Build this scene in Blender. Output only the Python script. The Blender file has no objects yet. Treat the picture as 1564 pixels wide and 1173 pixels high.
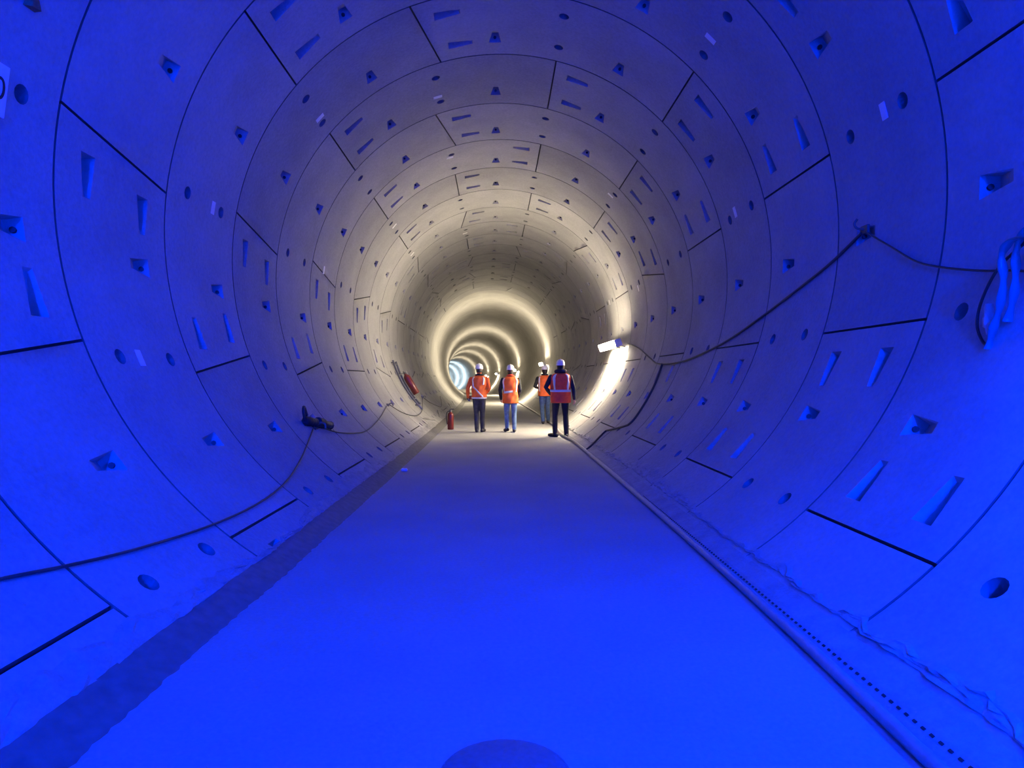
import bpy, bmesh, math, random
from math import sin, cos, pi, radians as rad, degrees as deg
from mathutils import Vector, Matrix
from mathutils.geometry import delaunay_2d_cdt

random.seed(11)
scn = bpy.context.scene
COL = scn.collection

# ------------------------------------------------------------------ camera, world, exposure
CAM_H = 1.378                                   # phone height above the floor
cam = bpy.data.cameras.new('camera')
cam.sensor_fit = 'HORIZONTAL'; cam.sensor_width = 36.0
cam.lens = 36.0 * 1000.0 / 1564.0
cam.clip_start = 0.05; cam.clip_end = 500
camo = bpy.data.objects.new('camera', cam); COL.objects.link(camo)
camo.location = (0, 0, CAM_H)
camo.rotation_euler = (rad(90) - math.atan(7.5 / 1000), 0, -math.atan(13.5 / 1000))
scn.camera = camo

world = bpy.data.worlds.new('world'); scn.world = world; world.use_nodes = True
world.node_tree.nodes['Background'].inputs[0].default_value = (0.01, 0.012, 0.02, 1)
world.node_tree.nodes['Background'].inputs[1].default_value = 0.05

scn.view_settings.view_transform = 'Standard'
scn.view_settings.look = 'None'
scn.view_settings.gamma = 1.0
scn.view_settings.use_curve_mapping = False
scn.view_settings.exposure = 0.0
scn.cycles.max_bounces = 6
scn.cycles.diffuse_bounces = 4

WHITE_L = 400.0                                  # radiance of the white tube lamps
BLUE_L = 290.0                                   # radiance of the film-wrapped lamp

# ------------------------------------------------------------------ tunnel geometry
R = 3.2
AXIS = 2.776                                     # height of the tunnel axis above the floor
HALF = math.sqrt(R * R - AXIS * AXIS)            # half width of the floor

def axx(y): return 0.01 - max(0.0, y - 4) ** 2 / 1680.0
def drop(y): return max(0.0, y - 20) ** 2 * 5.5e-5
def P(th, y, r=R):
    """point at angle th (degrees from the crown, + towards +x), chainage y, radius r"""
    a = rad(th)
    return Vector((axx(y) + r * sin(a), y, AXIS - drop(y) + r * cos(a)))
def F(x, y, z=0.0):
    """point on the floor strip, x measured from the axis"""
    return Vector((axx(y) + x, y, z - drop(y)))

# ------------------------------------------------------------------ materials
def new_mat(name):
    m = bpy.data.materials.new(name); m.use_nodes = True
    nt = m.node_tree; b = nt.nodes['Principled BSDF']
    return m, nt, b
def plain(name, col, rough=0.6, metal=0.0, noise=0.0, scale=40, bump=0.0, spec=0.5):
    m, nt, b = new_mat(name)
    b.inputs['Roughness'].default_value = rough; b.inputs['Metallic'].default_value = metal
    b.inputs['Specular IOR Level'].default_value = spec
    b.inputs['Base Color'].default_value = (*col, 1)
    if noise or bump:
        tc = nt.nodes.new('ShaderNodeTexCoord'); n = nt.nodes.new('ShaderNodeTexNoise')
        n.inputs['Scale'].default_value = scale; n.inputs['Detail'].default_value = 4
        nt.links.new(tc.outputs['Object'], n.inputs['Vector'])
        if noise:
            r = nt.nodes.new('ShaderNodeValToRGB')
            r.color_ramp.elements[0].position = .3; r.color_ramp.elements[1].position = .7
            r.color_ramp.elements[0].color = (*[c * (1 - noise) for c in col], 1)
            r.color_ramp.elements[1].color = (*[min(1, c * (1 + noise)) for c in col], 1)
            nt.links.new(n.outputs['Fac'], r.inputs['Fac']); nt.links.new(r.outputs['Color'], b.inputs['Base Color'])
        if bump:
            bp = nt.nodes.new('ShaderNodeBump'); bp.inputs['Strength'].default_value = bump; bp.inputs['Distance'].default_value = .01
            nt.links.new(n.outputs['Fac'], bp.inputs['Height']); nt.links.new(bp.outputs['Normal'], b.inputs['Normal'])
    return m
def emit(name, col, strength):
    m, nt, b = new_mat(name)
    b.inputs['Base Color'].default_value = (0.8, 0.8, 0.8, 1)
    b.inputs['Emission Color'].default_value = (*col, 1); b.inputs['Emission Strength'].default_value = strength
    return m
def concrete(name, c0, c1, big=1.1, fine=26.0, bump=.25, vary=.12, stain=None):
    m, nt, b = new_mat(name); N = nt.nodes; L = nt.links
    b.inputs['Roughness'].default_value = .82; b.inputs['Specular IOR Level'].default_value = .25
    tc = N.new('ShaderNodeTexCoord')
    n1 = N.new('ShaderNodeTexNoise'); n1.inputs['Scale'].default_value = big; n1.inputs['Detail'].default_value = 3; n1.inputs['Roughness'].default_value = .65
    n2 = N.new('ShaderNodeTexNoise'); n2.inputs['Scale'].default_value = fine; n2.inputs['Detail'].default_value = 3; n2.inputs['Roughness'].default_value = .7
    for n in (n1, n2): L.new(tc.outputs['Object'], n.inputs['Vector'])
    r1 = N.new('ShaderNodeValToRGB'); r1.color_ramp.elements[0].position = .3; r1.color_ramp.elements[1].position = .72
    r1.color_ramp.elements[0].color = (*c0, 1); r1.color_ramp.elements[1].color = (*c1, 1)
    L.new(n1.outputs['Fac'], r1.inputs['Fac'])
    mr = N.new('ShaderNodeMapRange'); mr.inputs['From Min'].default_value = .25; mr.inputs['From Max'].default_value = .75
    mr.inputs['To Min'].default_value = .84; mr.inputs['To Max'].default_value = 1.12
    L.new(n2.outputs['Fac'], mr.inputs['Value'])
    oi = N.new('ShaderNodeObjectInfo'); mo = N.new('ShaderNodeMapRange')
    mo.inputs['To Min'].default_value = 1 - vary; mo.inputs['To Max'].default_value = 1 + vary * .6
    L.new(oi.outputs['Random'], mo.inputs['Value'])
    mu = N.new('ShaderNodeMath'); mu.operation = 'MULTIPLY'; L.new(mr.outputs['Result'], mu.inputs[0]); L.new(mo.outputs['Result'], mu.inputs[1])
    vm = N.new('ShaderNodeVectorMath'); vm.operation = 'SCALE'; L.new(r1.outputs['Color'], vm.inputs[0]); L.new(mu.outputs['Value'], vm.inputs['Scale'])
    L.new(vm.outputs['Vector'], b.inputs['Base Color'])
    bp = N.new('ShaderNodeBump'); bp.inputs['Strength'].default_value = bump; bp.inputs['Distance'].default_value = .006
    L.new(n2.outputs['Fac'], bp.inputs['Height']); L.new(bp.outputs['Normal'], b.inputs['Normal'])
    return m

M = {
    'lining': concrete('precast_concrete', (.345, .34, .33), (.435, .43, .415)),
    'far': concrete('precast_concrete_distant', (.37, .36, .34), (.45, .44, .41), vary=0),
    'seal': plain('joint_seal_rubber', (.05, .05, .055), .8),
    'gasket': plain('joint_gasket', (.12, .12, .125), .8),
    'hole_side': plain('hole_side_dark', (.16, .16, .165), .6),  # hole sides darkened for the shade of the recess
    'floor': concrete('floor_concrete', (.36, .355, .345), (.44, .435, .42), big=.7, fine=38, bump=.5, vary=0),
    'mortar': concrete('rough_mortar', (.30, .295, .285), (.42, .41, .40), big=6, fine=50, bump=.8, vary=0),
    'membrane': plain('membrane_strip', (.15, .147, .14), .7, noise=.2, scale=14, bump=.2),
    'bolt_hole': plain('hole_shade_dark', (.03, .03, .032), .5, .6),  # dark colour standing in for shade inside the holes
    'paper': plain('paper_label', (.86, .86, .84), .7),
    'ink': plain('black_ink', (.02, .02, .02), .7),
    'cable': plain('black_cable', (.035, .035, .038), .5),
    'pipe': plain('grey_hose', (.33, .32, .31), .45, noise=.12, scale=20),
    'steel': plain('painted_steel', (.12, .12, .125), .5, .4),
    'housing': plain('lamp_housing', (.62, .62, .6), .5),
    'red': plain('red_enamel', (.15, .012, .012), .35),
    'rubber': plain('black_rubber', (.02, .02, .02), .6),
    'wood': plain('brown_wood', (.36, .12, .05), .7, noise=.25, scale=60),
    'shadow_disc': plain('shadow_disc_dark', (.20, .20, .202), .7, noise=.1, scale=50, bump=.3),  # dark tone of the disc that stands for a head shadow
    'tube_white': emit('white_tube', (1.0, .85, .61), WHITE_L),
    'tube_far': emit('white_tube_distant', (1.0, .85, .61), WHITE_L * 1.35),
    'tube_added_daylight': emit('added_daylight_tube', (.62, .82, 1.0), WHITE_L * 2.6),
    'tube_blue': emit('blue_wrapped_tube', (.0, .024, 1.0), BLUE_L),
    'tube_blue_fill': emit('blue_fill_tube', (.0, .024, 1.0), BLUE_L * 26.0),  # strong fill tube, added out of view
    'film': plain('light_blue_film', (.03, .22, .22), .3),
    'skin': plain('skin', (.50, .30, .22), .5),
    'hair': plain('dark_hair', (.02, .015, .012), .6),
    'orange': plain('orange_hi_vis', (1.0, .16, .02), .7, noise=.12, scale=14, bump=.5),
    'redorange': plain('red_hi_vis', (.92, .085, .03), .7, noise=.12, scale=14, bump=.5),
    'reflect': plain('reflective_tape', (.78, .78, .74), .35),
    'navy': plain('navy_jacket', (.012, .013, .03), .75, noise=.2, scale=20, bump=.4),
    'black': plain('black_cloth', (.014, .014, .018), .8, noise=.2, scale=20, bump=.4),
    'charcoal': plain('charcoal_trousers', (.035, .036, .045), .8, noise=.25, scale=20, bump=.4),
    'jeans': plain('blue_jeans', (.10, .17, .30), .85, noise=.3, scale=16, bump=.4),
    'jeans_dark': plain('dark_blue_jeans', (.05, .09, .19), .85, noise=.3, scale=16, bump=.4),
    'boot': plain('boot_leather', (.02, .018, .018), .6),
    'helmet': plain('white_helmet', (.82, .82, .80), .3),
    'eye': plain('eye', (.03, .03, .03), .2),
    'grey': plain('grey_glove', (.25, .25, .25), .8),
}

# ------------------------------------------------------------------ helpers
def mesh_obj(name, verts, faces, mats, parent=None, smooth=False, midx=None, smooth_flags=None):
    me = bpy.data.meshes.new(name)
    me.from_pydata([tuple(v) for v in verts], [], faces)
    for m in (mats if isinstance(mats, (list, tuple)) else [mats]): me.materials.append(m)
    if midx: me.polygons.foreach_set('material_index', midx)
    if smooth_flags: me.polygons.foreach_set('use_smooth', smooth_flags)
    elif smooth: me.polygons.foreach_set('use_smooth', [True] * len(me.polygons))
    me.update()
    o = bpy.data.objects.new(name, me); COL.objects.link(o)
    if parent: o.parent = parent
    return o
def empty(name, loc=(0, 0, 0)):
    o = bpy.data.objects.new(name, None); COL.objects.link(o); o.location = loc
    o.empty_display_size = .1
    return o
def tag(o, label=None, cat=None, group=None, kind=None):
    if label: o['label'] = label
    if cat: o['category'] = cat
    if group: o['group'] = group
    if kind: o['kind'] = kind
    return o

class MB:
    """collects simple shapes into one mesh"""
    def __init__(s): s.v = []; s.f = []; s.sm = []
    def add(s, vs, fs, smooth=False):
        o = len(s.v); s.v += [Vector(v) for v in vs]
        s.f += [[i + o for i in f] for f in fs]; s.sm += [smooth] * len(fs)
        return s
    def box(s, c, h, ax=None):
        c = Vector(c); A = ax or (Vector((1, 0, 0)), Vector((0, 1, 0)), Vector((0, 0, 1)))
        b = min(h) * .18
        vs = []; fs = []
        # chamfered box: three insets
        pts = []
        for sx in (-1, 1):
            for sy in (-1, 1):
                for sz in (-1, 1):
                    pts.append((sx, sy, sz))
        idx = {}
        for p in pts:
            for k in range(3):
                q = [p[i] * (h[i] - (b if i != k else 0)) for i in range(3)]
                idx[(p, k)] = len(vs); vs.append(c + A[0] * q[0] + A[1] * q[1] + A[2] * q[2])
        for k in range(3):
            a, d = [(1, 2), (0, 2), (0, 1)][k]
            for sg in (-1, 1):
                ring = []
                for (u, w) in ((-1, -1), (1, -1), (1, 1), (-1, 1)):
                    p = [0, 0, 0]; p[k] = sg; p[a] = u; p[d] = w
                    ring.append(idx[(tuple(p), k)])
                fs.append(ring)
        for k in range(3):                                   # edges along axis k
            a, d = [(1, 2), (0, 2), (0, 1)][k]
            for u in (-1, 1):
                for w in (-1, 1):
                    p = [0, 0, 0]; p[a] = u; p[d] = w
                    p0 = list(p); p1 = list(p); p0[k] = -1; p1[k] = 1
                    fs.append([idx[(tuple(p0), a)], idx[(tuple(p1), a)], idx[(tuple(p1), d)], idx[(tuple(p0), d)]])
        for p in pts: fs.append([idx[(p, 0)], idx[(p, 1)], idx[(p, 2)]])
        return s.add(vs, fs)
    def tube(s, pts, r, n=8, cap=True, smooth=True):
        pts = [Vector(p) for p in pts]; rr = r if isinstance(r, (list, tuple)) else [r] * len(pts)
        vs = []; fs = []; prev = None
        for i, p in enumerate(pts):
            t = (pts[min(i + 1, len(pts) - 1)] - pts[max(i - 1, 0)]).normalized()
            if prev is None:
                up = Vector((0, 0, 1)) if abs(t.z) < .9 else Vector((1, 0, 0))
                a = t.cross(up).normalized()
            else:
                a = (prev - t * prev.dot(t)).normalized()
            prev = a; b = t.cross(a)
            for k in range(n):
                w = 2 * pi * k / n; vs.append(p + (a * cos(w) + b * sin(w)) * rr[i])
        for i in range(len(pts) - 1):
            for k in range(n):
                k2 = (k + 1) % n
                fs.append([i * n + k, i * n + k2, (i + 1) * n + k2, (i + 1) * n + k])
        s.add(vs, fs, smooth)
        if cap:
            s.add(vs[:n], [list(range(n))[::-1]]); s.add(vs[-n:], [list(range(n))])
        return s
    def lathe(s, base, axis, prof, n=20, smooth=True):
        """prof: list of (radius, distance along axis)"""
        axis = Vector(axis).normalized(); base = Vector(base)
        up = Vector((0, 0, 1)) if abs(axis.z) < .9 else Vector((1, 0, 0))
        a = axis.cross(up).normalized(); b = axis.cross(a)
        vs = []; fs = []
        for (r, d) in prof:
            for k in range(n):
                w = 2 * pi * k / n; vs.append(base + axis * d + (a * cos(w) + b * sin(w)) * max(r, 1e-4))
        for i in range(len(prof) - 1):
            for k in range(n):
                k2 = (k + 1) % n; fs.append([i * n + k, i * n + k2, (i + 1) * n + k2, (i + 1) * n + k])
        s.add(vs, fs, smooth)
        s.add(vs[:n], [list(range(n))[::-1]]); s.add(vs[-n:], [list(range(n))])
        return s
    def build(s, name, mat, parent=None):
        return mesh_obj(name, s.v, s.f, mat, parent, smooth_flags=s.sm)

def catmull(pts, k=6):
    pts = [Vector(p) for p in pts]; out = []
    q = [pts[0] * 2 - pts[1]] + pts + [pts[-1] * 2 - pts[-2]]
    for i in range(1, len(q) - 2):
        for j in range(k):
            t = j / k
            out.append(.5 * ((2 * q[i]) + (q[i + 1] - q[i - 1]) * t + (2 * q[i - 1] - 5 * q[i] + 4 * q[i + 1] - q[i + 2]) * t * t
                             + (3 * q[i] - q[i - 1] - 3 * q[i + 1] + q[i + 2]) * t ** 3))
    out.append(pts[-1]); return out

# ------------------------------------------------------------------ lining: precast rings of segments with pockets
RING_L = 1.62
JY = [3.285, 4.70, 6.226, 7.786, 9.302, 10.95, 12.60, 14.26, 15.90]
FIRST = -3                                       # index of the first ring behind the camera
DETAIL_END = 33.0
joints = {i: y for i, y in enumerate(JY)}
for i in range(-1, FIRST - 1, -1): joints[i] = joints[i + 1] - 1.56
i = 8
while joints[i] < DETAIL_END: joints[i + 1] = joints[i] + RING_L; i += 1
LAST = i                                         # last joint index
GAP = .011

ODD = [(-142.3, 0, -1), (-81.7, -2.0, -1), (-18.0, 2.2, 1), (45.1, 0, 1), (107.5, 0, 1)]
EVEN = [(-112.6, 2.1, 1), (-49.7, 0, 1), (13.7, 0, 1), (76.5, 0, -1), (137.0, 0, -1)]
ODD_HOLES = [-112.5, -49.7, 13.7, 76.0, 136.8]
EVEN_HOLES = [-142.0, -81.6, -17.9, 45.0, 107.2]
TRAPS = [-127.2, -97.4, -65.7, -33.7, -1.9, 29.4, 60.8, 92.0, 122.2]
# paper labels seen beside the erector holes: ring -> [(angle, fraction of the ring)]
LABELS = {1: [(-112.5, .43), (75.4, .41)], 2: [(-81.6, .62), (44.6, .55)], 3: [(-49.6, .65), (75.3, .60)],
          4: [(-18.2, .63)], 5: [(-80.5, .44)], 6: [(-19.0, .33), (43.6, .38)], 7: [(-48.9, .45), (78.0, .36)],
          9: [(-49.0, .5), (76.5, .55)], 10: [(-18.5, .5)], 11: [(-112.0, .4)]}

lining = tag(empty('wall_lining'), 'circular lining of pale precast concrete segments with bolt pockets', 'wall', kind='structure')

def point_in_poly(x, y, poly):
    c = False; n = len(poly); j = n - 1
    for i in range(n):
        xi, yi = poly[i]; xj, yj = poly[j]
        if (yi > y) != (yj > y) and x < (xj - xi) * (y - yi) / (yj - yi) + xi: c = not c
        j = i
    return c
def poly_dist(x, y, poly):
    best = 9
    n = len(poly)
    for i in range(n):
        x1, y1 = poly[i]; x2, y2 = poly[(i + 1) % n]
        dx, dy = x2 - x1, y2 - y1; t = max(0, min(1, ((x - x1) * dx + (y - y1) * dy) / (dx * dx + dy * dy + 1e-12)))
        best = min(best, math.hypot(x - x1 - t * dx, y - y1 - t * dy))
    return best

def segment(y0, y1, tl0, tl1, tr0, tr1, pockets, ring):
    """one precast segment; angles of its two radial joints at the near (0) and far (1) edge; pockets in (s, y) metres"""
    S = lambda t: rad(t) * R
    a, b = y0 + GAP, y1 - GAP
    left = lambda y: S(tl0 + (tl1 - tl0) * (y - y0) / (y1 - y0)) + GAP
    right = lambda y: S(tr0 + (tr1 - tr0) * (y - y0) / (y1 - y0)) - GAP
    n = max(4, round((tr0 - tl0) / 2.1)); m = 4
    rows = []
    for j in range(m + 1):
        y = a + (b - a) * j / m
        rows.append([(left(y) + (right(y) - left(y)) * k / n, y) for k in range(n + 1)])
    outline = rows[0] + [rows[j][-1] for j in range(1, m)] + rows[m][::-1] + [rows[j][0] for j in range(m - 1, 0, -1)]
    polys = [p[0] for p in pockets]
    verts = list(outline); edges = [(k, (k + 1) % len(outline)) for k in range(len(outline))]
    for poly in polys:
        o = len(verts); verts += poly; edges += [(o + k, o + (k + 1) % len(poly)) for k in range(len(poly))]
    for j in range(1, m):
        for k in range(1, n):
            x, y = rows[j][k]
            if all((not point_in_poly(x, y, q)) and poly_dist(x, y, q) > .03 for q in polys): verts.append((x, y))
    res = delaunay_2d_cdt([Vector(v) for v in verts], edges, [], 0, 1e-5)
    V2, F2 = res[0], res[2]
    V = [P(deg(v.x / R), v.y) for v in V2]; Fc = []; sm = []; mi = []
    for f in F2:
        cx = sum(V2[k].x for k in f) / 3; cy = sum(V2[k].y for k in f) / 3
        if any(point_in_poly(cx, cy, q) for q in polys): continue
        Fc.append(list(f)[::-1]); sm.append(True); mi.append(0)
    # edge faces running back into the joint
    no = len(outline); o = len(V)
    V += [P(deg(s / R), y) for s, y in outline] + [P(deg(s / R), y, R + .07) for s, y in outline]
    for k in range(no):
        k2 = (k + 1) % no; Fc.append([o + k, o + k2, o + no + k2, o + no + k]); sm.append(False); mi.append(2)
    # pockets
    for top, bot, kind in pockets:
        k0 = len(top); o = len(V)
        V += [P(deg(s / R), y) for s, y in top] + [P(deg(s / R), y, R + d) for s, y, d in bot]
        for k in range(k0):
            k2 = (k + 1) % k0; Fc.append([o + k, o + k2, o + k0 + k2, o + k0 + k]); sm.append(kind == 'hole'); mi.append(3 if kind == 'hole' else 0)
        Fc.append([o + k0 + k for k in range(k0)]); sm.append(False); mi.append(1 if kind == 'hole' else 0)  # dark sides and bottom of holes carry the shade of the recess
        if kind == 'trap':                                  # dark stub for the shaded bolt hole in the bearing face
            c = (V[o + 2] + V[o + 3] + V[o + k0 + 2] + V[o + k0 + 3]) / 4
            e1 = (V[o + 3] - V[o + 2]).normalized(); e2 = (V[o + k0 + 2] + V[o + k0 + 3] - V[o + 2] - V[o + 3]).normalized()
            nn = e1.cross(e2).normalized()
            if nn.y > 0: nn = -nn
            q = len(V); g = 8
            for dd, rr in ((0, .021), (.02, .021)):
                V += [c + nn * dd + (e1 * cos(2 * pi * w / g) + e2 * sin(2 * pi * w / g)) * rr for w in range(g)]
            for w in range(g):
                w2 = (w + 1) % g; Fc.append([q + w, q + w2, q + g + w2, q + g + w]); sm.append(False); mi.append(1)
            Fc.append([q + g + w for w in range(g)]); sm.append(False); mi.append(1)
    return mesh_obj('concrete_segment', V, Fc, [M['lining'], M['bolt_hole'], M['gasket'], M['hole_side']], lining, smooth_flags=sm, midx=mi)

def ring_layout(i):
    js = [list(j) for j in (ODD if i % 2 else EVEN)]
    if i == 6: js[2][2] = -1; js[3][1] = -2.2; js[0][1] = 0
    if i == 7: js[1][1] = 2.4; js[2][1] = 0
    if i == 8: js[0][1] = -2.1
    if i > 8:
        rnd = random.Random(i * 7)
        for j in js:
            j[1] = rnd.choice([0, 0, 2.1, -2.1]); j[2] = rnd.choice([1, -1])
    return js

seg_by_ring = {}
for i in range(FIRST, LAST):
    y0, y1 = joints[i], joints[i + 1]; Lr = y1 - y0
    js = ring_layout(i)
    bounds = [(-160.0, -160.0, None)] + [(t - d, t + d, s) for t, d, s in js] + [(160.0, 160.0, None)]
    # pockets of this ring: (angle, poly top, bottom, kind)
    pk = []
    fine = y0 < 30
    for t in (TRAPS if fine else []):
        s = rad(t) * R; yn, yf = y1 - .62, y1 - .325; wn, wf = .042, .084
        top = [(s - wn, yn), (s + wn, yn), (s + wf, yf), (s - wf, yf)]
        bot = [(s - wn * .8, yn + .03, .012), (s + wn * .8, yn + .03, .012), (s + wf * .84, yf - .035, .115), (s - wf * .84, yf - .035, .115)]
        pk.append((t, (top, bot, 'trap')))
    for t in ((ODD_HOLES if i % 2 else EVEN_HOLES) if fine else []):
        for fr in (.25, .75):
            s = rad(t) * R; yc = y0 + Lr * fr; g = 14
            top = [(s + .064 * cos(2 * pi * k / g), yc + .064 * sin(2 * pi * k / g)) for k in range(g)]
            bot = [(s + .046 * cos(2 * pi * k / g), yc + .046 * sin(2 * pi * k / g), .15) for k in range(g)]
            pk.append((t, (top, bot, 'hole')))
    for (t, d, sg) in (js if fine else []):
        for fr in (.24, .745):
            tj = t - d + 2 * d * fr; yc = y0 + Lr * fr
            s0 = rad(tj) * R + sg * .20; s1 = rad(tj) * R + sg * .535; wa, wb = .088, .046
            top = [(s0, yc - wa), (s0, yc + wa), (s1, yc + wb), (s1, yc - wb)]
            e = sg * .02
            bot = [(s0 + e, yc - wa * .9, .13), (s0 + e, yc + wa * .9, .13), (s1 - e, yc + wb * .85, .035), (s1 - e, yc - wb * .85, .035)]
            if sg < 0: pass
            pk.append((tj + sg * 6.6, (top, bot, 'slot')))
    seg_by_ring[i] = []
    for k in range(len(bounds) - 1):
        L0, L1, _ = bounds[k]; R0, R1, _ = bounds[k + 1]
        mine = [p for (t, p) in pk if (L0 + L1) / 2 + 1 < t < (R0 + R1) / 2 - 1]
        o = segment(y0, y1, L0, L1, R0, R1, mine, i)
        seg_by_ring[i].append(((L0 + L1) / 2, (R0 + R1) / 2, o))

def host(i, th):
    for a, b, o in seg_by_ring[i]:
        if a <= th < b: return o
def patch(name, th, y, ds, dy, mat, parent, lift=.003, tilt=0.0, bottom=None):
    """thin curved plate lying on the lining"""
    mb = MB(); vs = []
    for lf in (lift, -.004):
        for (u, w) in ((-1, -1), (0, -1), (1, -1), (1, 1), (0, 1), (-1, 1)):
            uu = u * cos(tilt) * ds - w * sin(tilt) * dy; ww = u * sin(tilt) * ds + w * cos(tilt) * dy
            vs.append(P(th + deg(uu / R), y + ww, R - lf))
    fs = [[0, 1, 4, 5], [1, 2, 3, 4]] + [[k, (k + 1) % 6, 6 + (k + 1) % 6, 6 + k] for k in range(6)]
    mb.add(vs, fs); return mb.build(name, mat, parent)
for i, ls in LABELS.items():
    for (t, fr) in ls:
        y = joints[i] + (joints[i + 1] - joints[i]) * fr
        patch('paper_label', t + random.uniform(-.3, .3), y, .07, .040, M['paper'], host(i, t), tilt=random.uniform(-.12, .12))

# rubber behind the joints
mb = MB(); n = 80
ys = [joints[FIRST] - .02 + k * 1.0 for k in range(int(joints[LAST] - joints[FIRST]) + 2)]
vs = [P(-162 + 324 * k / n, min(y, joints[LAST] + .02), R + .065) for y in ys for k in range(n + 1)]
fs = [[j * (n + 1) + k, j * (n + 1) + k + 1, (j + 1) * (n + 1) + k + 1, (j + 1) * (n + 1) + k] for j in range(len(ys) - 1) for k in range(n)]
# the sheet must clear the pockets (0.115 deep) and holes (0.15 deep): keep only strips right behind the joints
vs = []; fs = []
for i in range(FIRST, LAST + 1):
    y = joints[i]; o = len(vs)
    for yy in (y - .05, y + .05): vs += [P(-161 + 322 * k / n, yy, R + .06) for k in range(n + 1)]
    fs += [[o + k, o + k + 1, o + n + 1 + k + 1, o + n + 1 + k] for k in range(n)]
for i in range(FIRST, LAST):
    y0, y1 = joints[i], joints[i + 1]
    for (t, d, sg) in ring_layout(i):
        o = len(vs)
        for dt in (-1, 1):
            for fr in (0, 1): vs.append(P(t - d + 2 * d * fr + dt * .9, y0 + (y1 - y0) * fr, R + .06))
        fs.append([o, o + 1, o + 3, o + 2])
mesh_obj('joint_seal', vs, fs, M['seal'], lining)

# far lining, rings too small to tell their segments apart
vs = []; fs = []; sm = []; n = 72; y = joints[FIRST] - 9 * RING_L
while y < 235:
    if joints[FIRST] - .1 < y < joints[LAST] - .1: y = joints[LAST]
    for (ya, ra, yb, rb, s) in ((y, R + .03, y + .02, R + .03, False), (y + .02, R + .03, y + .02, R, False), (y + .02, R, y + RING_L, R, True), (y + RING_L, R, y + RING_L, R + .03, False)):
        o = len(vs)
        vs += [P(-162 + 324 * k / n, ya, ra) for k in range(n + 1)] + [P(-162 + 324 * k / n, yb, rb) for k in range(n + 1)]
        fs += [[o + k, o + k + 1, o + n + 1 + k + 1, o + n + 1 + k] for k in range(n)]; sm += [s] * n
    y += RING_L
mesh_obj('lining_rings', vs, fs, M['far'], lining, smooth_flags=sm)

# ------------------------------------------------------------------ floor with a ragged edge, base strips, mortar
rf = random.Random(3)
def jag(y, amp): return amp * (rf.random() - .5) + amp * .5 * sin(y * 2.3) * cos(y * .71)
YS = [-14.0 + .5 * k for k in range(26)] + [-1 + .04 * k for k in range(250)]
while YS[-1] < 235: YS.append(YS[-1] + (.3 if YS[-1] < 40 else 2.0))
vs = []; fs = []
nx = 6
for y in YS:
    near = y < 12
    xl = -HALF + .04 + (jag(y, .02 if y < 6 else .01) if near else 0); xr = HALF + .03
    for k in range(nx + 1):
        vs.append(F(xl + (xr - xl) * k / nx, y, 0.0))
    vs.append(F(xl + .004, y, -.035))
w = nx + 2
for j in range(len(YS) - 1):
    for k in range(nx): fs.append([j * w + k, j * w + k + 1, (j + 1) * w + k + 1, (j + 1) * w + k])
    fs.append([j * w, (j + 1) * w, (j + 1) * w + nx + 1, j * w + nx + 1])
floor = tag(mesh_obj('floor', vs, fs, M['floor']), 'flat concrete tunnel floor lit blue', 'floor', kind='structure')

def strip(name, side, ys, prof, mat, rough=0.0, rr=None):
    """prof: cross-section as (x from axis, z) or callable"""
    vs = []; fs = []; m = len(prof)
    for y in ys:
        for (x, z) in prof:
            dx = (rr.random() - .5) * rough if rr else 0; dz = (rr.random() - .5) * rough if rr else 0
            vs.append(F(side * (x + dx), y, z + dz))
    for j in range(len(ys) - 1):
        for k in range(m - 1): fs.append([j * m + k, j * m + k + 1, (j + 1) * m + k + 1, (j + 1) * m + k])
    return mesh_obj(name, vs, fs, mat)
def wall_x(z, r=R): return math.sqrt(r * r - (AXIS - z) ** 2)
y_st = [-14 + .1 * k for k in range(290)]
while y_st[-1] < 120: y_st.append(y_st[-1] + 1.0)
# left: smooth dark strip sloping up to the lining
tag(strip('trim_1', -1, y_st, [(HALF - .10, -.03), (HALF - .05, -.012), (wall_x(.08) - .016, .08), (wall_x(.10), .10)], M['membrane']),
    'dark membrane strip between ragged floor edge and lining', 'trim', kind='structure')
# right: strip behind the hose
tag(strip('trim_2', 1, y_st, [(HALF - .06, -.005), (HALF - .03, .006), (HALF + .035, .05), (wall_x(.12) - .012, .105), (wall_x(.135), .135)], M['mortar']),
    'narrow mortar fillet behind the grey floor hose', 'trim', kind='structure')
# mortar smears on the lining above both strips
def mortar(name, side, z0, z1, amp, y0, y1, step, seed):
    r_ = random.Random(seed); m = 7; ys = [y0 + step * k for k in range(int((y1 - y0) / step) + 1)]
    vs = []; fs = []
    top = z1
    for y in ys:
        top = min(z1 * 1.15, max(z1 * .55, top + (r_.random() - .5) * z1 * .22))
        for k in range(m):
            z = z0 + (top - z0) * k / (m - 1)
            t = 0 if k in (0, m - 1) else amp * (.25 + r_.random() ** 2)
            x = wall_x(z, R - t) + (.004 if k in (0, m - 1) else 0)
            vs.append(F(side * x, y + (r_.random() - .5) * step * .5, z))
    for j in range(len(ys) - 1):
        for k in range(m - 1): fs.append([j * m + k, j * m + k + 1, (j + 1) * m + k + 1, (j + 1) * m + k])
    return mesh_obj(name, vs, fs, M['mortar'], smooth=False)
tag(mortar('trim_3', -1, .09, .19, .012, -4, 18, .07, 5), 'thin mortar smear along the lining foot above the ragged strip', 'trim', kind='structure')
tag(mortar('trim_4', 1, .115, .235, .015, -4, 18, .06, 8), 'rough lumpy mortar along the lining foot beside the hose', 'trim', kind='structure')

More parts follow.
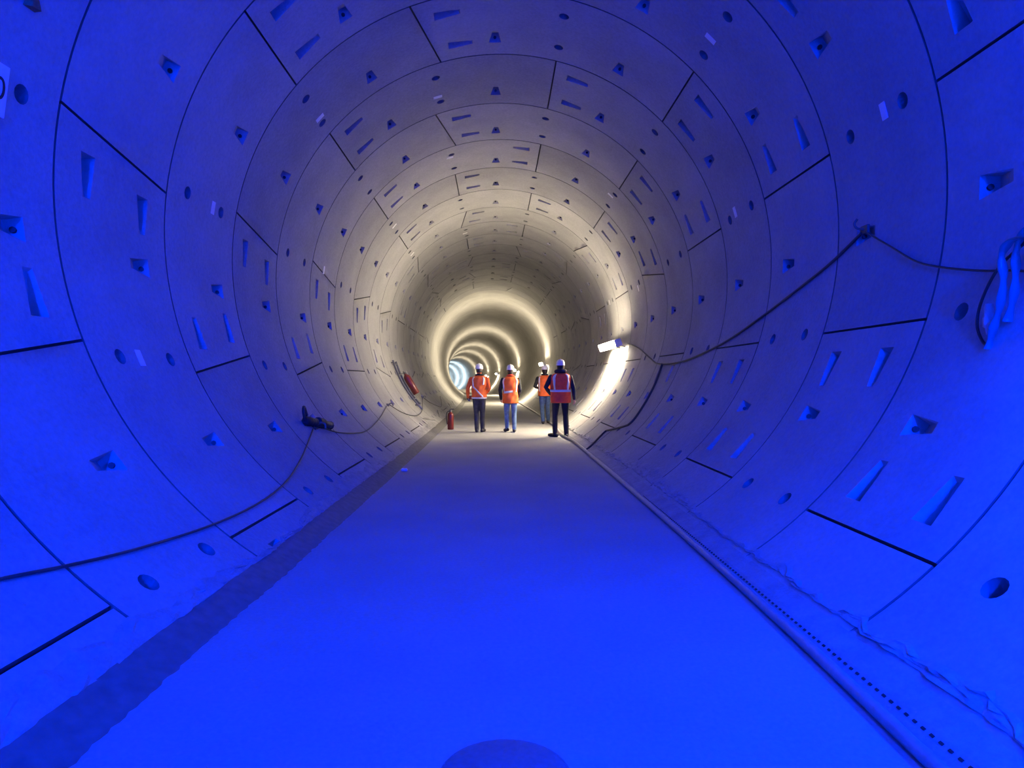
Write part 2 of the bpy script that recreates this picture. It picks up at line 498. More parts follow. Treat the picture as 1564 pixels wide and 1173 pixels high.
# perforations along the strip behind the hose
mb = MB(); y = 1.6
while y < 7.5:
    c = F(HALF + .012, y, .036); nrm = Vector((-.56, 0, .83)); u = Vector((.83, 0, .56))
    mb.box(c, (.006, .010, .003), (u, Vector((0, 1, 0)), nrm)); y += .052
tag(mb.build('perforation_row', M['ink']), 'row of small dark perforations beside the grey hose', 'perforations', kind='stuff')

# dark disc in place of the photographer's head shadow, shade put in its colour
cv = empty('head_shadow_disc', (.006, 2.262, 0))
tag(cv, 'dark disc in the floor standing in for a head shadow', 'shadow_disc')
MB().lathe((0, 0, .001), (0, 0, 1), [(.226, -.02), (.226, .001), (.220, .004), (0, .004)], 48).build('plate', M['shadow_disc'], cv)
MB().lathe((0, 0, 0), (0, 0, 1), [(.232, -.02), (.232, .0015), (.227, .0015), (.227, -.02)], 48).build('shadow_disc_rim', M['shadow_disc'], cv)

# ------------------------------------------------------------------ grey hose and cables
hose = [(1.46, -4), (1.47, 0), (1.49, 2.0), (1.515, 2.8), (1.535, 3.6), (1.55, 5), (1.56, 7), (1.565, 9), (1.575, 11.5), (1.585, 13.4), (1.58, 14.3),
        (1.52, 15.2), (1.50, 16.3), (1.56, 17.6), (1.6, 20), (1.6, 25), (1.58, 32), (1.6, 45), (1.6, 60)]
tag(MB().tube(catmull([F(x, y, .031) for x, y in hose], 8), .030, 12).build('floor_hose', M['pipe']),
    'long grey hose lying along the foot of the lining', 'hose')

def wall_cable(name, pts, r, label, off=.012, cat='cable'):
    p3 = [P(t, y, R - r - off) for t, y in pts]
    return tag(MB().tube(catmull(p3, 7), r, 8).build(name, M['cable']), label, cat)
wall_cable('hanging_cable', [(-134.2, 2.0), (-134.9, 2.4), (-135.64, 2.86), (-136.92, 3.26), (-138.37, 3.81), (-139.69, 4.64), (-139.9, 5.51), (-138.67, 6.33), (-135.81, 7.17), (-132.47, 7.91), (-129.6, 8.5)],
           .009, 'black cable sagging from the bulky wall hook down towards the ragged floor edge')
wall_cable('hanging_cable', [(-129.6, 8.75), (-131.0, 9.0), (-132.79, 9.36), (-134.58, 10.13), (-135.07, 10.9), (-133.62, 12.03), (-131.48, 13.12), (-128.4, 14.4)],
           .009, 'black cable sagging between the bulky hook and the next hook')
wall_cable('hanging_cable', [(-128.4, 14.75), (-132.5, 15.3), (-136.2, 16.2), (-137.5, 17.4), (-136.0, 18.9), (-131.5, 20.6), (-128.9, 21.5)],
           .009, 'thin cable sagging below the red cylinder on its rails')
wall_cable('hanging_cable', [(-128.9, 21.7), (-133, 22.2), (-137, 23.2), (-139.5, 24.2), (-137.0, 26), (-132, 28)],
           .010, 'thin cable looping down beyond the red cylinder on its rails')
wall_cable('hanging_cable', [(104.2, 3.75), (103.39, 3.95), (102.56, 4.23), (100.87, 4.64), (99.03, 4.96), (95.64, 5.33), (91.89, 5.72)],
           .008, 'faint cable running from the blue film to the hook in a pocket')
wall_cable('hanging_cable', [(91.89, 5.78), (94.93, 6.29), (97.87, 6.94), (101.7, 7.81), (106.06, 8.88), (109.44, 10.18), (110.71, 11.22), (110.38, 12.39), (108.28, 13.13), (103, 14.6), (99.5, 16.0)],
           .014, 'long dark cable drooping along the lining to the first white lamp')
wall_cable('drop_cable', [(110.6, 12.05), (115.3, 11.96), (120.16, 11.88), (125.7, 11.78), (130.95, 11.66), (133.8, 11.66), (134.9, 11.78), (136.9, 12.2), (138.9, 12.66), (139.8, 12.80), (142.8, 12.72), (146.6, 12.5), (149.3, 12.35)],
           .020, 'thick black cable dropping down the lining to the hose')

def hook(th, y, label, big):
    root = empty('cable_hook'); tag(root, label, 'hook', 'cable hooks on the lining')
    c = P(th, y, R - .012)
    n = (P(th, y, R - 1) - P(th, y)).normalized(); a = Vector((0, 1, 0)); u = a.cross(n).normalized()
    k = 1.0 if big else .8
    MB().box(c, (.045 * k, .07 * k, .012), (u, a, n)).build('plate', M['steel'], root)
    MB().tube(catmull([c + n * .01, c + n * .09 * k + u * .01, c + n * .12 * k + u * .06 * k, c + n * .09 * k + u * .11 * k], 5), .014 * k, 8).build('arm', M['steel'], root)
    return root
hook(-129.3, 8.62, 'black steel hook carrying a bunched dark cable bundle', True)
hook(-128.2, 14.6, 'small black hook below and before the red cylinder rails', False)
hook(-128.7, 21.6, 'small black hook just beyond the red cylinder rails', False)
hook(91.4, 5.75, 'dark hook fixed in a bolt pocket opposite the bulky hook', False)
# bunched bundle hanging on the first hook
b0 = P(-127.6, 8.28, R - .05); b1 = P(-130.4, 9.12, R - .05)
root = tag(empty('cable_bundle'), 'bunched black cable bundle on the bulky wall hook', 'cable')
pts = [b0.lerp(b1, t) for t in [k / 7 for k in range(8)]]
MB().tube(catmull(pts, 3), [.03 + .035 * abs(sin(k * 1.7)) for k in range(22)], 10).build('coil', M['cable'], root)
MB().tube(catmull([b0, b0 + Vector((.0, -.06, .12)), b0 + Vector((-.02, .03, .17)), b0 + Vector((0, .08, .06))], 5), .02, 8).build('loop', M['cable'], root)
MB().tube([b0.lerp(b1, .45) + Vector((.02, -.03, .02)), b0.lerp(b1, .6) + Vector((.02, .03, .01))], .06, 10).build('tie', M['rubber'], root)

# ------------------------------------------------------------------ lamps
def lamp_frame(th, y):
    o = P(th, y); n = (P(th, y, R - 1) - o).normalized()
    a = (P(th, y + .5) - P(th, y - .5)).normalized(); u = n.cross(a).normalized()
    return o, n, a, u
TILT = rad(30)                                   # the tubes look down into the tunnel
def lamp(name, th, y, mat, label, half=1.1, added_spill_fins=False, tilt=None):
    TL = TILT if tilt is None else tilt
    o, n, a, u = lamp_frame(th, y)
    wn = n * .23
    sgn = -1 if u.z > 0 else 1
    n, u = (n * cos(TL) + u * sin(TL) * sgn).normalized(), (u * cos(TL) - n * sin(TL) * sgn).normalized()
    root = empty(name, o); tag(root, label, 'lamp', 'tube lamps along the lining')
    L = lambda p, q, r: wn + a * p + n * (q - .16) + u * r                # along, out of the wall, up the wall
    ax = (a, n, u)
    MB().box(L(0, .16, 0), (half, .035, .085), ax).build('housing', M['housing'], root)
    mb = MB(); g = 12; vs = []
    for s in (-1, 1):
        for k in range(g + 1):
            w = pi * k / g; vs.append(L(s * (half - .02), .195 + .075 * sin(w), .085 * cos(w)))
    fs = [[k, k + 1, g + 1 + k + 1, g + 1 + k] for k in range(g)] + [list(range(g + 1))[::-1], list(range(g + 1, 2 * g + 2))]
    mb.add(vs, fs); mb.build('diffuser', mat, root)
    for s in (-1, 1):
        MB().box(L(s * half, .2, 0), (.02, .085, .095), ax).build('end_cap', M['housing'], root)
    if added_spill_fins:  # added fins that cut the lamp's spill along the tunnel
        mb = MB(); q = -half + .13
        while q < half - .05:
            mb.box(L(q, .265, 0), (.004, .075, .095), ax); q += .13
        tag(mb.build('added_spill_fins', M['housing'], root), kind='stuff')
    for s in (-.6, 0, .6):
        MB().tube([L(s * half, .135, -.03), a * s * half + wn * .5 - Vector((0, 0, .03)), a * s * half - wn * .1 - Vector((0, 0, .05))], .014, 6).build('bracket', M['steel'], root)
    return root
TH_L = 99.6
lamps = [(17.1, 'first lit white tube lamp beyond the blue-lit stretch'), (37.5, 'second white tube lamp, glowing above the helmet of the farthest walker'),
         (59.0, 'third white tube lamp along the tunnel, beside a walker in blue jeans'), (83.0, 'fourth white tube lamp along the tunnel, between two walkers'),
         (100.0, 'fifth white tube lamp along the tunnel, beside the shoulder of a walker'), (121.0, 'sixth and last white tube lamp before the cool-lit end')]
for y, lab in lamps: lamp('tube_lamp', TH_L, y, M['tube_white' if y < 30 else 'tube_far'], lab, added_spill_fins=y < 30)
for y, lab in ((143.0, 'added cool tube in place of daylight in the pale far bend'), (158.0, 'second added daylight tube deep in the pale far bend'), (175.0, 'third added daylight tube deep in the pale far bend')):
    lamp('tube_lamp', -62.0, y, M['tube_added_daylight'], lab)  # added tubes stand in for cool daylight at the far bend
lamp('tube_lamp', 99.6, 2.2, M['tube_blue'], 'tube lamp wrapped in blue film that lights the tunnel blue', half=1.0)

lamp('tube_lamp', 0.0, -9.0, M['tube_blue_fill'], 'added blue fill tube under the crown behind the camera', tilt=0.0, half=1.5)  # added lamp out of view, evens out the blue light

# loose film, connector and cord hanging from the end of the wrapped lamp
fr_ = tag(empty('hanging_film', P(99.6, 3.8)), 'light blue plastic film hanging loose from the wrapped lamp', 'film')
fo = P(99.6, 3.8)
def ribbon(pts, wid, name, mat, parent, thick=.004):
    vs = []; fs = []; k = len(pts)
    c = catmull(pts, 6); k = len(c)
    for i, p in enumerate(c):
        t = (c[min(i + 1, k - 1)] - c[max(i - 1, 0)]).normalized()
        w = Vector((-.55, .1, .1)); w = (w - t * w.dot(t)).normalized() * wid * (1 + .25 * sin(i * .9)); nn = t.cross(w).normalized() * thick
        vs += [p - w + nn, p + w + nn, p + w - nn, p - w - nn]
    for i in range(k - 1):
        for j in range(4):
            j2 = (j + 1) % 4; fs.append([i * 4 + j, i * 4 + j2, (i + 1) * 4 + j2, (i + 1) * 4 + j])
    fs += [[0, 1, 2, 3], [4 * k - 1, 4 * k - 2, 4 * k - 3, 4 * k - 4]]
    o = mesh_obj(name, [v - fo for v in vs], fs, mat, parent, smooth=True); return o
fx = 2.93
ribbon([Vector((fx - .03, 3.55, 2.16)), Vector((fx - .03, 3.70, 2.17)), Vector((fx - .02, 3.79, 2.10)), Vector((fx, 3.80, 1.98)), Vector((fx + .02, 3.85, 1.82)), Vector((fx + .03, 3.92, 1.68)), Vector((fx + .03, 3.96, 1.56))], .022, 'film_strip', M['film'], fr_)
ribbon([Vector((fx + .02, 3.50, 2.22)), Vector((fx + .04, 3.66, 2.24)), Vector((fx + .03, 3.74, 2.13)), Vector((fx + .04, 3.76, 2.0)), Vector((fx + .06, 3.80, 1.86)), Vector((fx + .07, 3.86, 1.72))], .022, 'film_strip', M['film'], fr_)
cn = tag(empty('lamp_connector', Vector((2.98, 3.98, 1.75))), 'grey plug connector and cord loop behind the hanging film', 'connector')
MB().lathe((0, 0, .09), (0, 0, -1), [(.02, 0), (.026, .02), (.026, .08), (.032, .085), (.032, .14), (.02, .15), (.014, .19)], 14).build('plug', M['housing'], cn)
MB().tube(catmull([Vector((0, -.3, .42)), Vector((0, -.08, .30)), Vector((0, .06, .12)), Vector((0, .10, -.03)), Vector((0, .05, -.14)), Vector((0, 0, -.15)), Vector((0, 0, -.08))], 6), .009, 8).build('cord', M['cable'], cn)

# ------------------------------------------------------------------ sign board, wedge, fire extinguishers
sg = tag(empty('ring_number_sign', P(-82.6, 4.0)), 'white board with a black numeral on the lining', 'sign')
so = P(-82.6, 4.0); o, n, a, u = lamp_frame(-82.6, 4.0)
MB().box(n * .02, (.20, .16, .006), (a, u, n)).build('board', M['paper'], sg)
fc = bpy.data.curves.new('numeral', 'FONT'); fc.body = '0'; fc.size = .20; fc.align_x = 'CENTER'; fc.align_y = 'CENTER'; fc.extrude = .001
fo_ = bpy.data.objects.new('numeral_tmp', fc); COL.objects.link(fo_)
bpy.context.view_layer.update()
me = bpy.data.meshes.new_from_object(fo_.evaluated_get(bpy.context.evaluated_depsgraph_get()))
bpy.data.objects.remove(fo_)
me.materials.clear(); me.materials.append(M['ink'])
up = -u if u.z < 0 else u
rt = up.cross(n).normalized()
me.transform(Matrix(((rt.x, up.x, n.x, 0), (rt.y, up.y, n.y, 0), (rt.z, up.z, n.z, 0), (0, 0, 0, 1))))
nu = bpy.data.objects.new('numeral', me); COL.objects.link(nu); nu.parent = sg; nu.location = n * .0285 + a * .132

o, n, a, u = lamp_frame(-71.5, 4.25)
mb = MB(); vs = []
for (p, q, r) in ((-.05, 0, -.045), (.05, 0, -.04), (.04, 0, .05), (-.04, 0, .045), (-.03, .05, -.03), (.035, .055, -.025), (.025, .03, .03), (-.03, .025, .03)):
    vs.append(a * p + n * (q + .002) + u * r)
mb.add(vs, [[0, 1, 2, 3], [4, 7, 6, 5], [0, 4, 5, 1], [1, 5, 6, 2], [2, 6, 7, 3], [3, 7, 4, 0]])
wd = mb.build('wooden_wedge', M['wood']); wd.location = P(-71.5, 4.25)
tag(wd, 'small brown wedge stuck on the lining near the numeral board', 'wedge')

def extinguisher(root, base, axis, length, rad_, nozzle_dir):
    axis = Vector(axis).normalized(); base = Vector(base)
    MB().lathe(base, axis, [(rad_ * .8, 0), (rad_, .015), (rad_, length * .78), (rad_ * .92, length * .85), (rad_ * .55, length * .92), (rad_ * .3, length * .96), (rad_ * .3, length)], 20).build('cylinder', M['red'], root)
    top = base + axis * length
    MB().lathe(top - axis * .01, axis, [(rad_ * .34, 0), (rad_ * .34, .03), (rad_ * .2, .05)], 12).build('valve', M['steel'], root)
    nd = Vector(nozzle_dir)
    MB().box(top + axis * .055 + nd * .04, (.06, .012, .012), (nd.normalized(), axis, nd.normalized().cross(axis))).build('handle', M['rubber'], root)
    s = base + axis * length * .3 - nd * (rad_ + .02)
    MB().tube(catmull([top + axis * .01, top - nd * rad_ * 1.2 - axis * .02, base + axis * length * .7 - nd * (rad_ + .05), s], 6), .012, 8).build('hose', M['rubber'], root)

# cylinder strapped to curved rails on the lining
rails = tag(empty('curved_rack', P(-120, 18.9)), 'black curved rail rack fixed to the lining holding a red cylinder', 'rack')
ro = P(-120, 18.9)
for (yy, t0, t1) in ((18.62, -106, -136), (19.15, -106.5, -133)):
    MB().tube([P(t0 + (t1 - t0) * k / 14, yy, R - .07) - ro for k in range(15)], .028, 8).build('rail', M['steel'], rails)
for t in (-108, -114, -129, -133):
    MB().tube([P(t, 18.62, R - .07) - ro, P(t, 19.15, R - .07) - ro], .02, 8).build('crossbar', M['steel'], rails)
for t in (-107, -132):
    for yy in (18.62, 19.15):
        MB().tube([P(t, yy, R - .07) - ro, P(t, yy, R + .01) - ro], .016, 6).build('foot', M['steel'], rails)
ex = tag(empty('fire_extinguisher', P(-127.5, 18.95, R - .21)), 'dark red cylinder lying along the curved rail rack on the lining', 'fire extinguisher', 'fire extinguishers')
eb = P(-127.5, 18.95, R - .21); et = P(-114.5, 18.95, R - .21)
extinguisher(ex, (0, 0, 0), et - eb, (et - eb).length, .10, Vector((0, -1, 0)))
# one standing on the floor by the ragged edge
ex2 = tag(empty('fire_extinguisher', F(-1.33, 17.9)), 'red fire extinguisher standing on the floor against the lining foot', 'fire extinguisher', 'fire extinguishers')
extinguisher(ex2, (0, 0, 0), (0, 0, 1), .50, .085, Vector((.85, .3, 0)))

# small crate of tools far along the floor edge
bx = tag(empty('tool_crate', F(-1.2, 46)), 'reddish low crate on the far floor beside the lining', 'crate')
MB().box((0, 0, .12), (.3, .22, .12)).build('body', M['red'], bx)
MB().box((0, 0, .25), (.31, .23, .02)).build('lid', M['steel'], bx)

# ------------------------------------------------------------------ people
def limb(mb, pts, radii, n=12, flat=None):
    """closed tapered tube with rounded ends; flat=(axis vector, factor) squashes the section along an axis"""
    pts = [Vector(p) for p in pts]; ext = []; rr = []
    d0 = (pts[0] - pts[1]).normalized(); d1 = (pts[-1] - pts[-2]).normalized()
    ext = [pts[0] + d0 * radii[0] * .85, pts[0] + d0 * radii[0] * .55] + pts + [pts[-1] + d1 * radii[-1] * .55, pts[-1] + d1 * radii[-1] * .85]
    rr = [radii[0] * .45, radii[0] * .83] + list(radii) + [radii[-1] * .83, radii[-1] * .45]
    o = len(mb.v); mb.tube(ext, rr, n)
    if flat:
        axv, fac = Vector(flat[0]).normalized(), flat[1]
        cen = sum(pts, Vector()) / len(pts)
        for i in range(o, len(mb.v)):
            q = mb.v[i] - cen; mb.v[i] = mb.v[i] - axv * q.dot(axv) * (1 - fac)
def torso_rows(hem, w):
    """(z, half width, half depth, y offset) rows of the dressed torso"""
    return [(hem, .185 * w, .135, .0), (.90, .19 * w, .14, 0), (1.0, .185 * w, .135, 0), (1.10, .18 * w, .128, .005), (1.2, .19 * w, .13, 0), (1.3, .205 * w, .135, -.005),
            (1.38, .21 * w, .13, -.008), (1.43, .19 * w, .115, -.008), (1.465, .15 * w, .095, -.005), (1.49, .095, .075, 0)]
def person(name, loc, label, face, legs, arms, mats, vest, hem=.80, height=1.78, width=1.0, stripes=(), head_yaw=0.0, hood=False, extras=None):
    root_parent = None
    k = height / 1.80
    mb = MB(); bones = []
    def L(pts, rad_, mat, **kw):
        limb(mb, pts, rad_, **kw)
        P_ = [Vector(p) for p in pts]
        for a, b in zip(P_[:-1], P_[1:]): bones.append((a, b, sum(rad_) / len(rad_), mat))
    # trunk
    rows = torso_rows(.86, width)
    n = 20; o = len(mb.v); vs = []; fs = []
    for (z, a, d, yo) in rows:
        for q in range(n):
            t = 2 * pi * q / n; vs.append((a * .93 * cos(t), yo + d * .92 * sin(t), z))
    for j in range(len(rows) - 1):
        for q in range(n):
            q2 = (q + 1) % n; fs.append([j * n + q, j * n + q2, (j + 1) * n + q2, (j + 1) * n + q])
    fs += [list(range(n))[::-1], [len(vs) - n + q for q in range(n)]]
    mb.add(vs, fs)
    bones.append((Vector((0, 0, 1.0)), Vector((0, 0, 1.45)), .17, 1))
    bones.append((Vector((0, 0, .88)), Vector((0, 0, .96)), .17, 2))
    L([(0, 0, 1.45), (0, .012, 1.58)], [.062, .058], 0)
    hc = Vector((0, .02, 1.645))
    # head as a lofted egg with jaw and nose
    hr = [(-.125, .045, .05, .02), (-.105, .062, .075, .012), (-.06, .071, .088, .006), (0, .077, .097, 0), (.05, .076, .096, -.004), (.09, .062, .078, -.006), (.115, .035, .045, -.006)]
    vs = []; fs = []; n = 16
    for (z, a, d, yo) in hr:
        for q in range(n):
            t = 2 * pi * q / n; vs.append(hc + Vector((a * cos(t), yo + d * sin(t), z)))
    for j in range(len(hr) - 1):
        for q in range(n):
            q2 = (q + 1) % n; fs.append([j * n + q, j * n + q2, (j + 1) * n + q2, (j + 1) * n + q])
    fs += [list(range(n))[::-1], [len(vs) - n + q for q in range(n)]]
    mb.add(vs, fs); bones.append((hc + Vector((0, 0, -.08)), hc + Vector((0, 0, .08)), .08, 0))
    limb(mb, [hc + Vector((0, .088, .012)), hc + Vector((0, .106, -.03))], [.011, .016], 8)
    limb(mb, [hc + Vector((-.02, .088, -.068)), hc + Vector((.02, .088, -.068))], [.010, .010], 8)
    for s in (-1, 1): limb(mb, [hc + Vector((s * .079, -.005, .02)), hc + Vector((s * .080, -.008, -.03))], [.013, .010], 8)
    # legs: hip, knee, ankle, toe direction
    for (hip, knee, ank, toe) in legs:
        hip, knee, ank, toe = map(Vector, (hip, knee, ank, toe))
        L([hip + Vector((0, 0, .03)), hip.lerp(knee, .5), knee, knee.lerp(ank, .35), ank + Vector((0, 0, .02))], [.098, .086, .066, .066, .058], 2)
        heel = ank - toe * .06 + Vector((0, 0, -.055)); ball = ank + toe * .13 + Vector((0, 0, -.055)) ; tip = ank + toe * .19 + Vector((0, 0, -.06))
        L([ank + Vector((0, 0, .05)), ank + Vector((0, 0, -.03))], [.055, .055], 3)
        L([heel, ball, tip], [.045, .047, .038], 3)
    # arms: shoulder, elbow, wrist, hand direction, palm normal
    for (sh, el, wr, hd, pn) in arms:
        sh, el, wr, hd, pn = map(Vector, (sh, el, wr, hd, pn)); hd.normalize(); pn = (pn - hd * pn.dot(hd)).normalized(); sd = hd.cross(pn)
        L([sh, sh.lerp(el, .5), el, el.lerp(wr, .4), wr], [.066, .060, .052, .050, .040], 1)
        pal = wr + hd * .055
        L([wr, wr + hd * .02, wr + hd * .085], [.030, .036, .040], 4, flat=(pn, .55))
        for q, (off, ln) in enumerate(((-.031, .062), (-.010, .075), (.011, .070), (.031, .052))):
            b = wr + hd * .085 + sd * off; mid = b + hd * ln * .5 + pn * .012; tip = mid + hd * ln * .32 + pn * .03
            L([b - hd * .02, b, mid, tip], [.010, .010, .0095, .008], 4, n=8)
        tb = wr + hd * .03 - sd * .032
        L([tb, tb + hd * .03 - sd * .03 + pn * .01, tb + hd * .062 - sd * .035 + pn * .025], [.013, .012, .009], 4, n=8)
    src = bpy.data.meshes.new('tmp'); src.from_pydata([tuple(v) for v in mb.v], [], mb.f)
    so_ = bpy.data.objects.new('tmp', src); COL.objects.link(so_)
    bm = bmesh.new(); bm.from_mesh(src); bmesh.ops.remove_doubles(bm, verts=bm.verts, dist=1e-5); bmesh.ops.recalc_face_normals(bm, faces=bm.faces); bm.to_mesh(src); bm.free()
    md = so_.modifiers.new('r', 'REMESH'); md.mode = 'VOXEL'; md.voxel_size = .0095; md.use_smooth_shade = True
    sm_ = so_.modifiers.new('s', 'SMOOTH'); sm_.iterations = 3; sm_.factor = .5
    bpy.context.view_layer.update()
    body = bpy.data.meshes.new_from_object(so_.evaluated_get(bpy.context.evaluated_depsgraph_get()))
    bpy.data.objects.remove(so_)
    body.name = name
    body.materials.clear()
    for q in (M['skin'], mats['jacket'], mats['trousers'], M['boot'], mats.get('hand', M['skin'])): body.materials.append(q)
    mi = []
    for p in body.polygons:
        c = p.center; best = 9; bi = 0
        for (a, b, r_, m_) in bones:
            ab = b - a; t = max(0, min(1, (c - a).dot(ab) / max(ab.length_squared, 1e-9))); d = (c - a - ab * t).length / r_
            if d < best: best = d; bi = m_
        mi.append(bi)
    body.polygons.foreach_set('material_index', mi); body.polygons.foreach_set('use_smooth', [True] * len(mi))
    po = bpy.data.objects.new(name, body); COL.objects.link(po)
    tag(po, label, 'person', 'walkers in orange vests')
    # vest / jacket shell
    rows = torso_rows(hem, width); nn = 40; thick = .022; rv = random.Random(len(label))
    ph = [rv.random() * 6 for _ in range(4)]
    def tp(t, z, off):
        for j in range(len(rows) - 1):
            if rows[j][0] <= z <= rows[j + 1][0] + 1e-6:
                f = (z - rows[j][0]) / (rows[j + 1][0] - rows[j][0] + 1e-9); A, B = rows[j], rows[j + 1]; break
        a, d, yo = [A[q] + (B[q] - A[q]) * f for q in (1, 2, 3)]
        wr_ = .006 * sin(5 * t + 13 * z + ph[0]) + .005 * sin(9 * t - 21 * z + ph[1]) + .004 * sin(3 * t + 34 * z + ph[2])
        fade = min(1, max(0, (1.46 - z) / .1))
        return Vector(((a + off + wr_ * fade) * cos(t), yo + (d + off + wr_ * fade) * sin(t), z))
    zs = [hem + (1.488 - hem) * q / 22 for q in range(23)]
    vs = []; fs = []
    for z in zs:
        for q in range(nn): vs.append(tp(2 * pi * q / nn, z, thick))
    for q in range(nn): vs.append(tp(2 * pi * q / nn, hem + .005, thick - .02))
    for j in range(len(zs) - 1):
        for q in range(nn):
            q2 = (q + 1) % nn; fs.append([j * nn + q, j * nn + q2, (j + 1) * nn + q2, (j + 1) * nn + q])
    o = len(zs) * nn
    for q in range(nn):
        q2 = (q + 1) % nn; fs.append([q2, q, o + q, o + q2])
    ve = mesh_obj('safety_vest', vs, fs, vest, po, smooth=True)
    for (t0, t1, z0, z1, dt, dz) in stripes:
        # band from (t0,z0) to (t1,z1) with half widths in angle / height
        g = 24; vs = []; fs = []
        for q in range(g + 1):
            f = q / g; t = t0 + (t1 - t0) * f; z = z0 + (z1 - z0) * f
            for s in (-1, 1):
                for off in (thick + .006, thick - .002):
                    vs.append(tp(rad(t + s * dt), min(1.487, max(hem, z + s * dz)), off))
        for q in range(g):
            b = q * 4
            fs += [[b, b + 4, b + 6, b + 2], [b + 1, b + 3, b + 7, b + 5], [b, b + 1, b + 5, b + 4], [b + 2, b + 6, b + 7, b + 3]]
        mesh_obj('reflective_stripe', vs, fs, M['reflect'], ve, smooth=True)
    # helmet
    he = MB(); vs = []; fs = []; n = 28; hz = hc + Vector((0, -.004, .035))
    prof = [(1.02, -.012), (1.05, -.004), (1.0, .004), (.985, .03), (.93, .065), (.80, .095), (.58, .118), (.30, .130), (.02, .133)]
    for (f, z) in prof:
        for q in range(n):
            t = 2 * pi * q / n
            peak = .045 * max(0, sin(t)) ** 3 if z < .004 else 0
            vs.append(hz + Vector((.104 * f * cos(t), .128 * f * sin(t) + peak, z)))
    for j in range(len(prof) - 1):
        for q in range(n):
            q2 = (q + 1) % n; fs.append([j * n + q, j * n + q2, (j + 1) * n + q2, (j + 1) * n + q])
    fs.append(list(range(n))[::-1])
    he.add(vs, fs, True)
    hp = he.build('safety_helmet', M['helmet'], po)
    MB().tube([hz + Vector((0, .128 * cos(w) * .95, .012 + .124 * sin(w))) for w in [rad(20 + 140 * q / 10) for q in range(11)]], .011, 8).build('ridge', M['helmet'], hp)
    # hair at the back below the helmet, eyes
    vs = []; fs = []; m_ = 12
    for j in range(5):
        z = -.075 + .115 * j / 4
        for q in range(m_ + 1):
            t = pi + pi * q / m_; rr_ = 1.0 - .1 * ((4 - j) / 4) ** 2
            vs.append(hc + Vector((.084 * rr_ * cos(t), .006 + .107 * rr_ * sin(t), z)))
    for j in range(4):
        for q in range(m_): fs.append([j * (m_ + 1) + q, j * (m_ + 1) + q + 1, (j + 1) * (m_ + 1) + q + 1, (j + 1) * (m_ + 1) + q])
    mesh_obj('hair', vs, fs, M['hair'], po, smooth=True)
    for s in (-1, 1): MB().lathe(hc + Vector((s * .031, .078, .012)), (0, 1, 0), [(.002, 0), (.010, .004), (.012, .010), (.006, .015)], 8).build('eye', M['eye'], po)
    # collar
    cr = .10 if hood else .075
    pts = [Vector((cr * cos(t) * 1.1, .0 + cr * sin(t) * .95 - (.02 if hood else 0), 1.50 + (.03 if hood else .01) - .015 * sin(t))) for t in [2 * pi * q / 16 for q in range(17)]]
    MB().tube(pts, .042 if hood else .026, 10, cap=False).build('hood' if hood else 'collar', mats['collar'], po)
    if extras: extras(po)
    po.location = loc; po.scale = (k, k, k); po.rotation_euler = (0, 0, face)
    return po

def std_arm(s, el, wr, hd=None, pn=None, sw=.205):
    return ((s * sw, -.005, 1.40), el, wr, hd or (Vector(wr) - Vector(el)), pn or (-s, 0, 0))
BACK = 270.0
# walker nearest the hose: navy sleeves, red vest
person('person', F(1.36 - axx(15.5), 15.5), 'broad walker in dark hooded jacket and red vest, nearest the hose', rad(2),
       legs=[((-.10, 0, .90), (-.125, .03, .50), (-.125, .05, .10), Vector((-.62, .78, 0)).normalized()), ((.10, 0, .90), (.115, -.02, .50), (.12, -.13, .10), Vector((.12, .99, 0)).normalized())],
       arms=[std_arm(-1, (-.35, -.05, 1.16), (-.22, .12, 1.00), sw=.22), std_arm(1, (.30, .0, 1.13), (.325, .03, .90), sw=.22)],
       mats={'jacket': M['navy'], 'trousers': M['black'], 'collar': M['navy']}, vest=M['redorange'], hem=.80, height=1.835, width=1.14,
       stripes=[(180, 360, 1.08, 1.08, 0, .026), (228, 232, 1.10, 1.47, 7, 0), (312, 308, 1.10, 1.47, 7, 0), (0, 180, 1.08, 1.08, 0, .026)], hood=True)
# walker with orange sleeves and dark trousers
def phone(po):
    MB().box((-.30, .10, .90), (.035, .075, .008), (Vector((1, 0, 0)), Vector((0, .8, -.6)), Vector((0, .6, .8)))).build('handheld_device', M['rubber'], po)
person('person', F(-.625 - axx(17.0), 17.0), 'walker in long orange jacket sleeves and charcoal trousers holding a small black device', rad(-4),
       legs=[((-.085, 0, .90), (-.075, .03, .50), (-.055, -.06, .10), Vector((-.1, .99, 0)).normalized()), ((.085, 0, .90), (.085, .04, .50), (.09, .03, .10), Vector((.2, .98, 0)).normalized())],
       arms=[std_arm(-1, (-.29, -.09, 1.16), (-.30, .04, .93), hd=(0, .6, -.7)), std_arm(1, (.27, -.04, 1.15), (.20, .17, 1.06))],
       mats={'jacket': M['orange'], 'trousers': M['charcoal'], 'hand': M['grey'], 'collar': M['black']}, vest=M['orange'], hem=.885, height=1.77, width=.93,
       stripes=[(222, 226, 1.16, 1.46, 8, 0), (234, 306, 1.18, .93, 0, .028), (306, 312, 1.25, 1.46, 7, 0), (180, 360, .905, .905, 0, .018)], extras=phone)
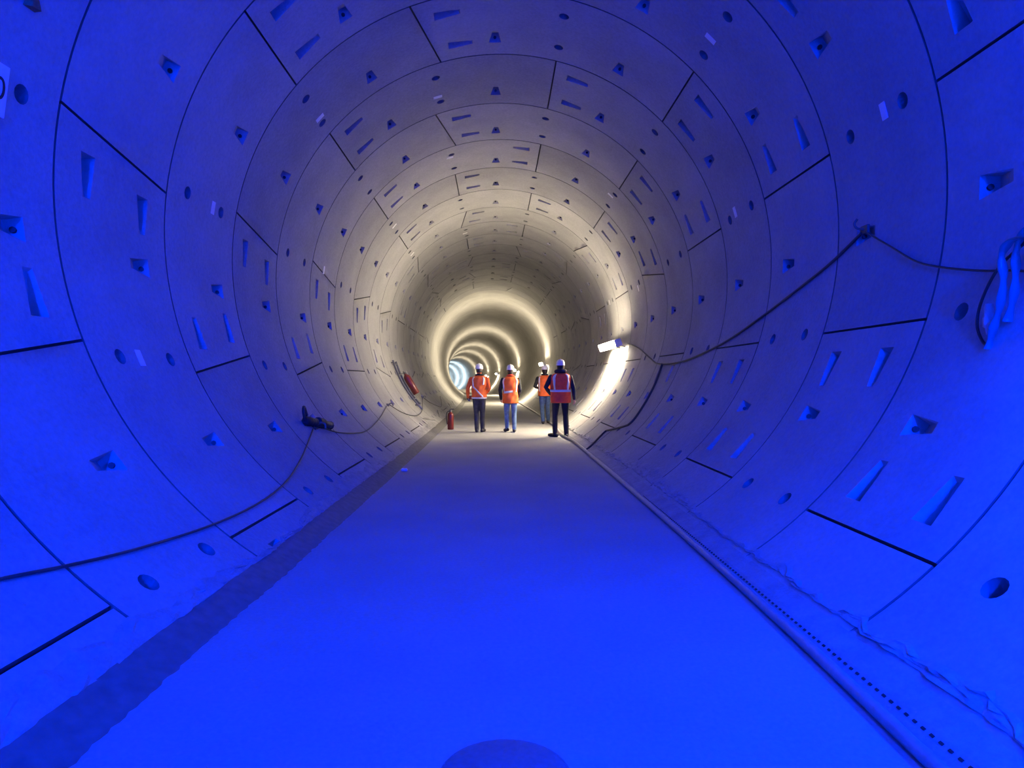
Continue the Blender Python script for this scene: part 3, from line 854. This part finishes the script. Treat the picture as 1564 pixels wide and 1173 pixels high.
# walker in the middle in blue jeans
person('person', F(.19 - axx(17.0), 17.0), 'walker in orange vest, dark sleeves and light blue jeans, middle of the floor', rad(3),
       legs=[((-.09, 0, .90), (-.10, .08, .50), (-.085, .10, .115), Vector((-.3, .95, -.1)).normalized()), ((.09, 0, .90), (.10, .05, .50), (.095, -.10, .10), Vector((.12, .99, 0)).normalized())],
       arms=[std_arm(-1, (-.28, -.03, 1.13), (-.25, .10, .90)), std_arm(1, (.26, -.02, 1.13), (.22, .14, .95))],
       mats={'jacket': M['black'], 'trousers': M['jeans'], 'collar': M['redorange']}, vest=M['orange'], hem=.775, height=1.745, width=1.0,
       stripes=[(208, 212, 1.08, 1.45, 8, 0), (200, 285, 1.06, 1.09, 0, .028), (318, 314, 1.08, 1.46, 7, 0)])
# farthest walker, half hidden
person('person', F(1.27 - axx(20.0), 20.0), 'farthest walker in plain orange vest and dark blue jeans, partly hidden behind the hooded one', rad(-3),
       legs=[((-.085, 0, .90), (-.08, .05, .50), (-.05, .04, .10), Vector((-.05, 1, 0)).normalized()), ((.085, 0, .90), (.09, .08, .50), (.11, .18, .12), Vector((.1, .99, 0)).normalized())],
       arms=[std_arm(-1, (-.30, -.07, 1.15), (-.20, .15, 1.10)), std_arm(1, (.29, -.06, 1.15), (.2, .16, 1.10))],
       mats={'jacket': M['black'], 'trousers': M['jeans_dark'], 'collar': M['black']}, vest=M['orange'], hem=.86, height=1.80, width=.95,
       stripes=[(215, 220, 1.0, 1.45, 7, 0)])

# crumpled scrap by the ragged edge
rs = random.Random(4); bm = bmesh.new(); bmesh.ops.create_icosphere(bm, subdivisions=2, radius=.05)
for v in bm.verts: v.co *= .7 + .5 * rs.random(); v.co.z *= .6
me = bpy.data.meshes.new('crumpled_paper'); bm.to_mesh(me); bm.free(); me.materials.append(M['paper'])
sc_ = bpy.data.objects.new('crumpled_paper', me); COL.objects.link(sc_); sc_.location = F(-1.47, 9.8, .022)
tag(sc_, 'small crumpled white scrap lying at the ragged floor edge', 'paper')
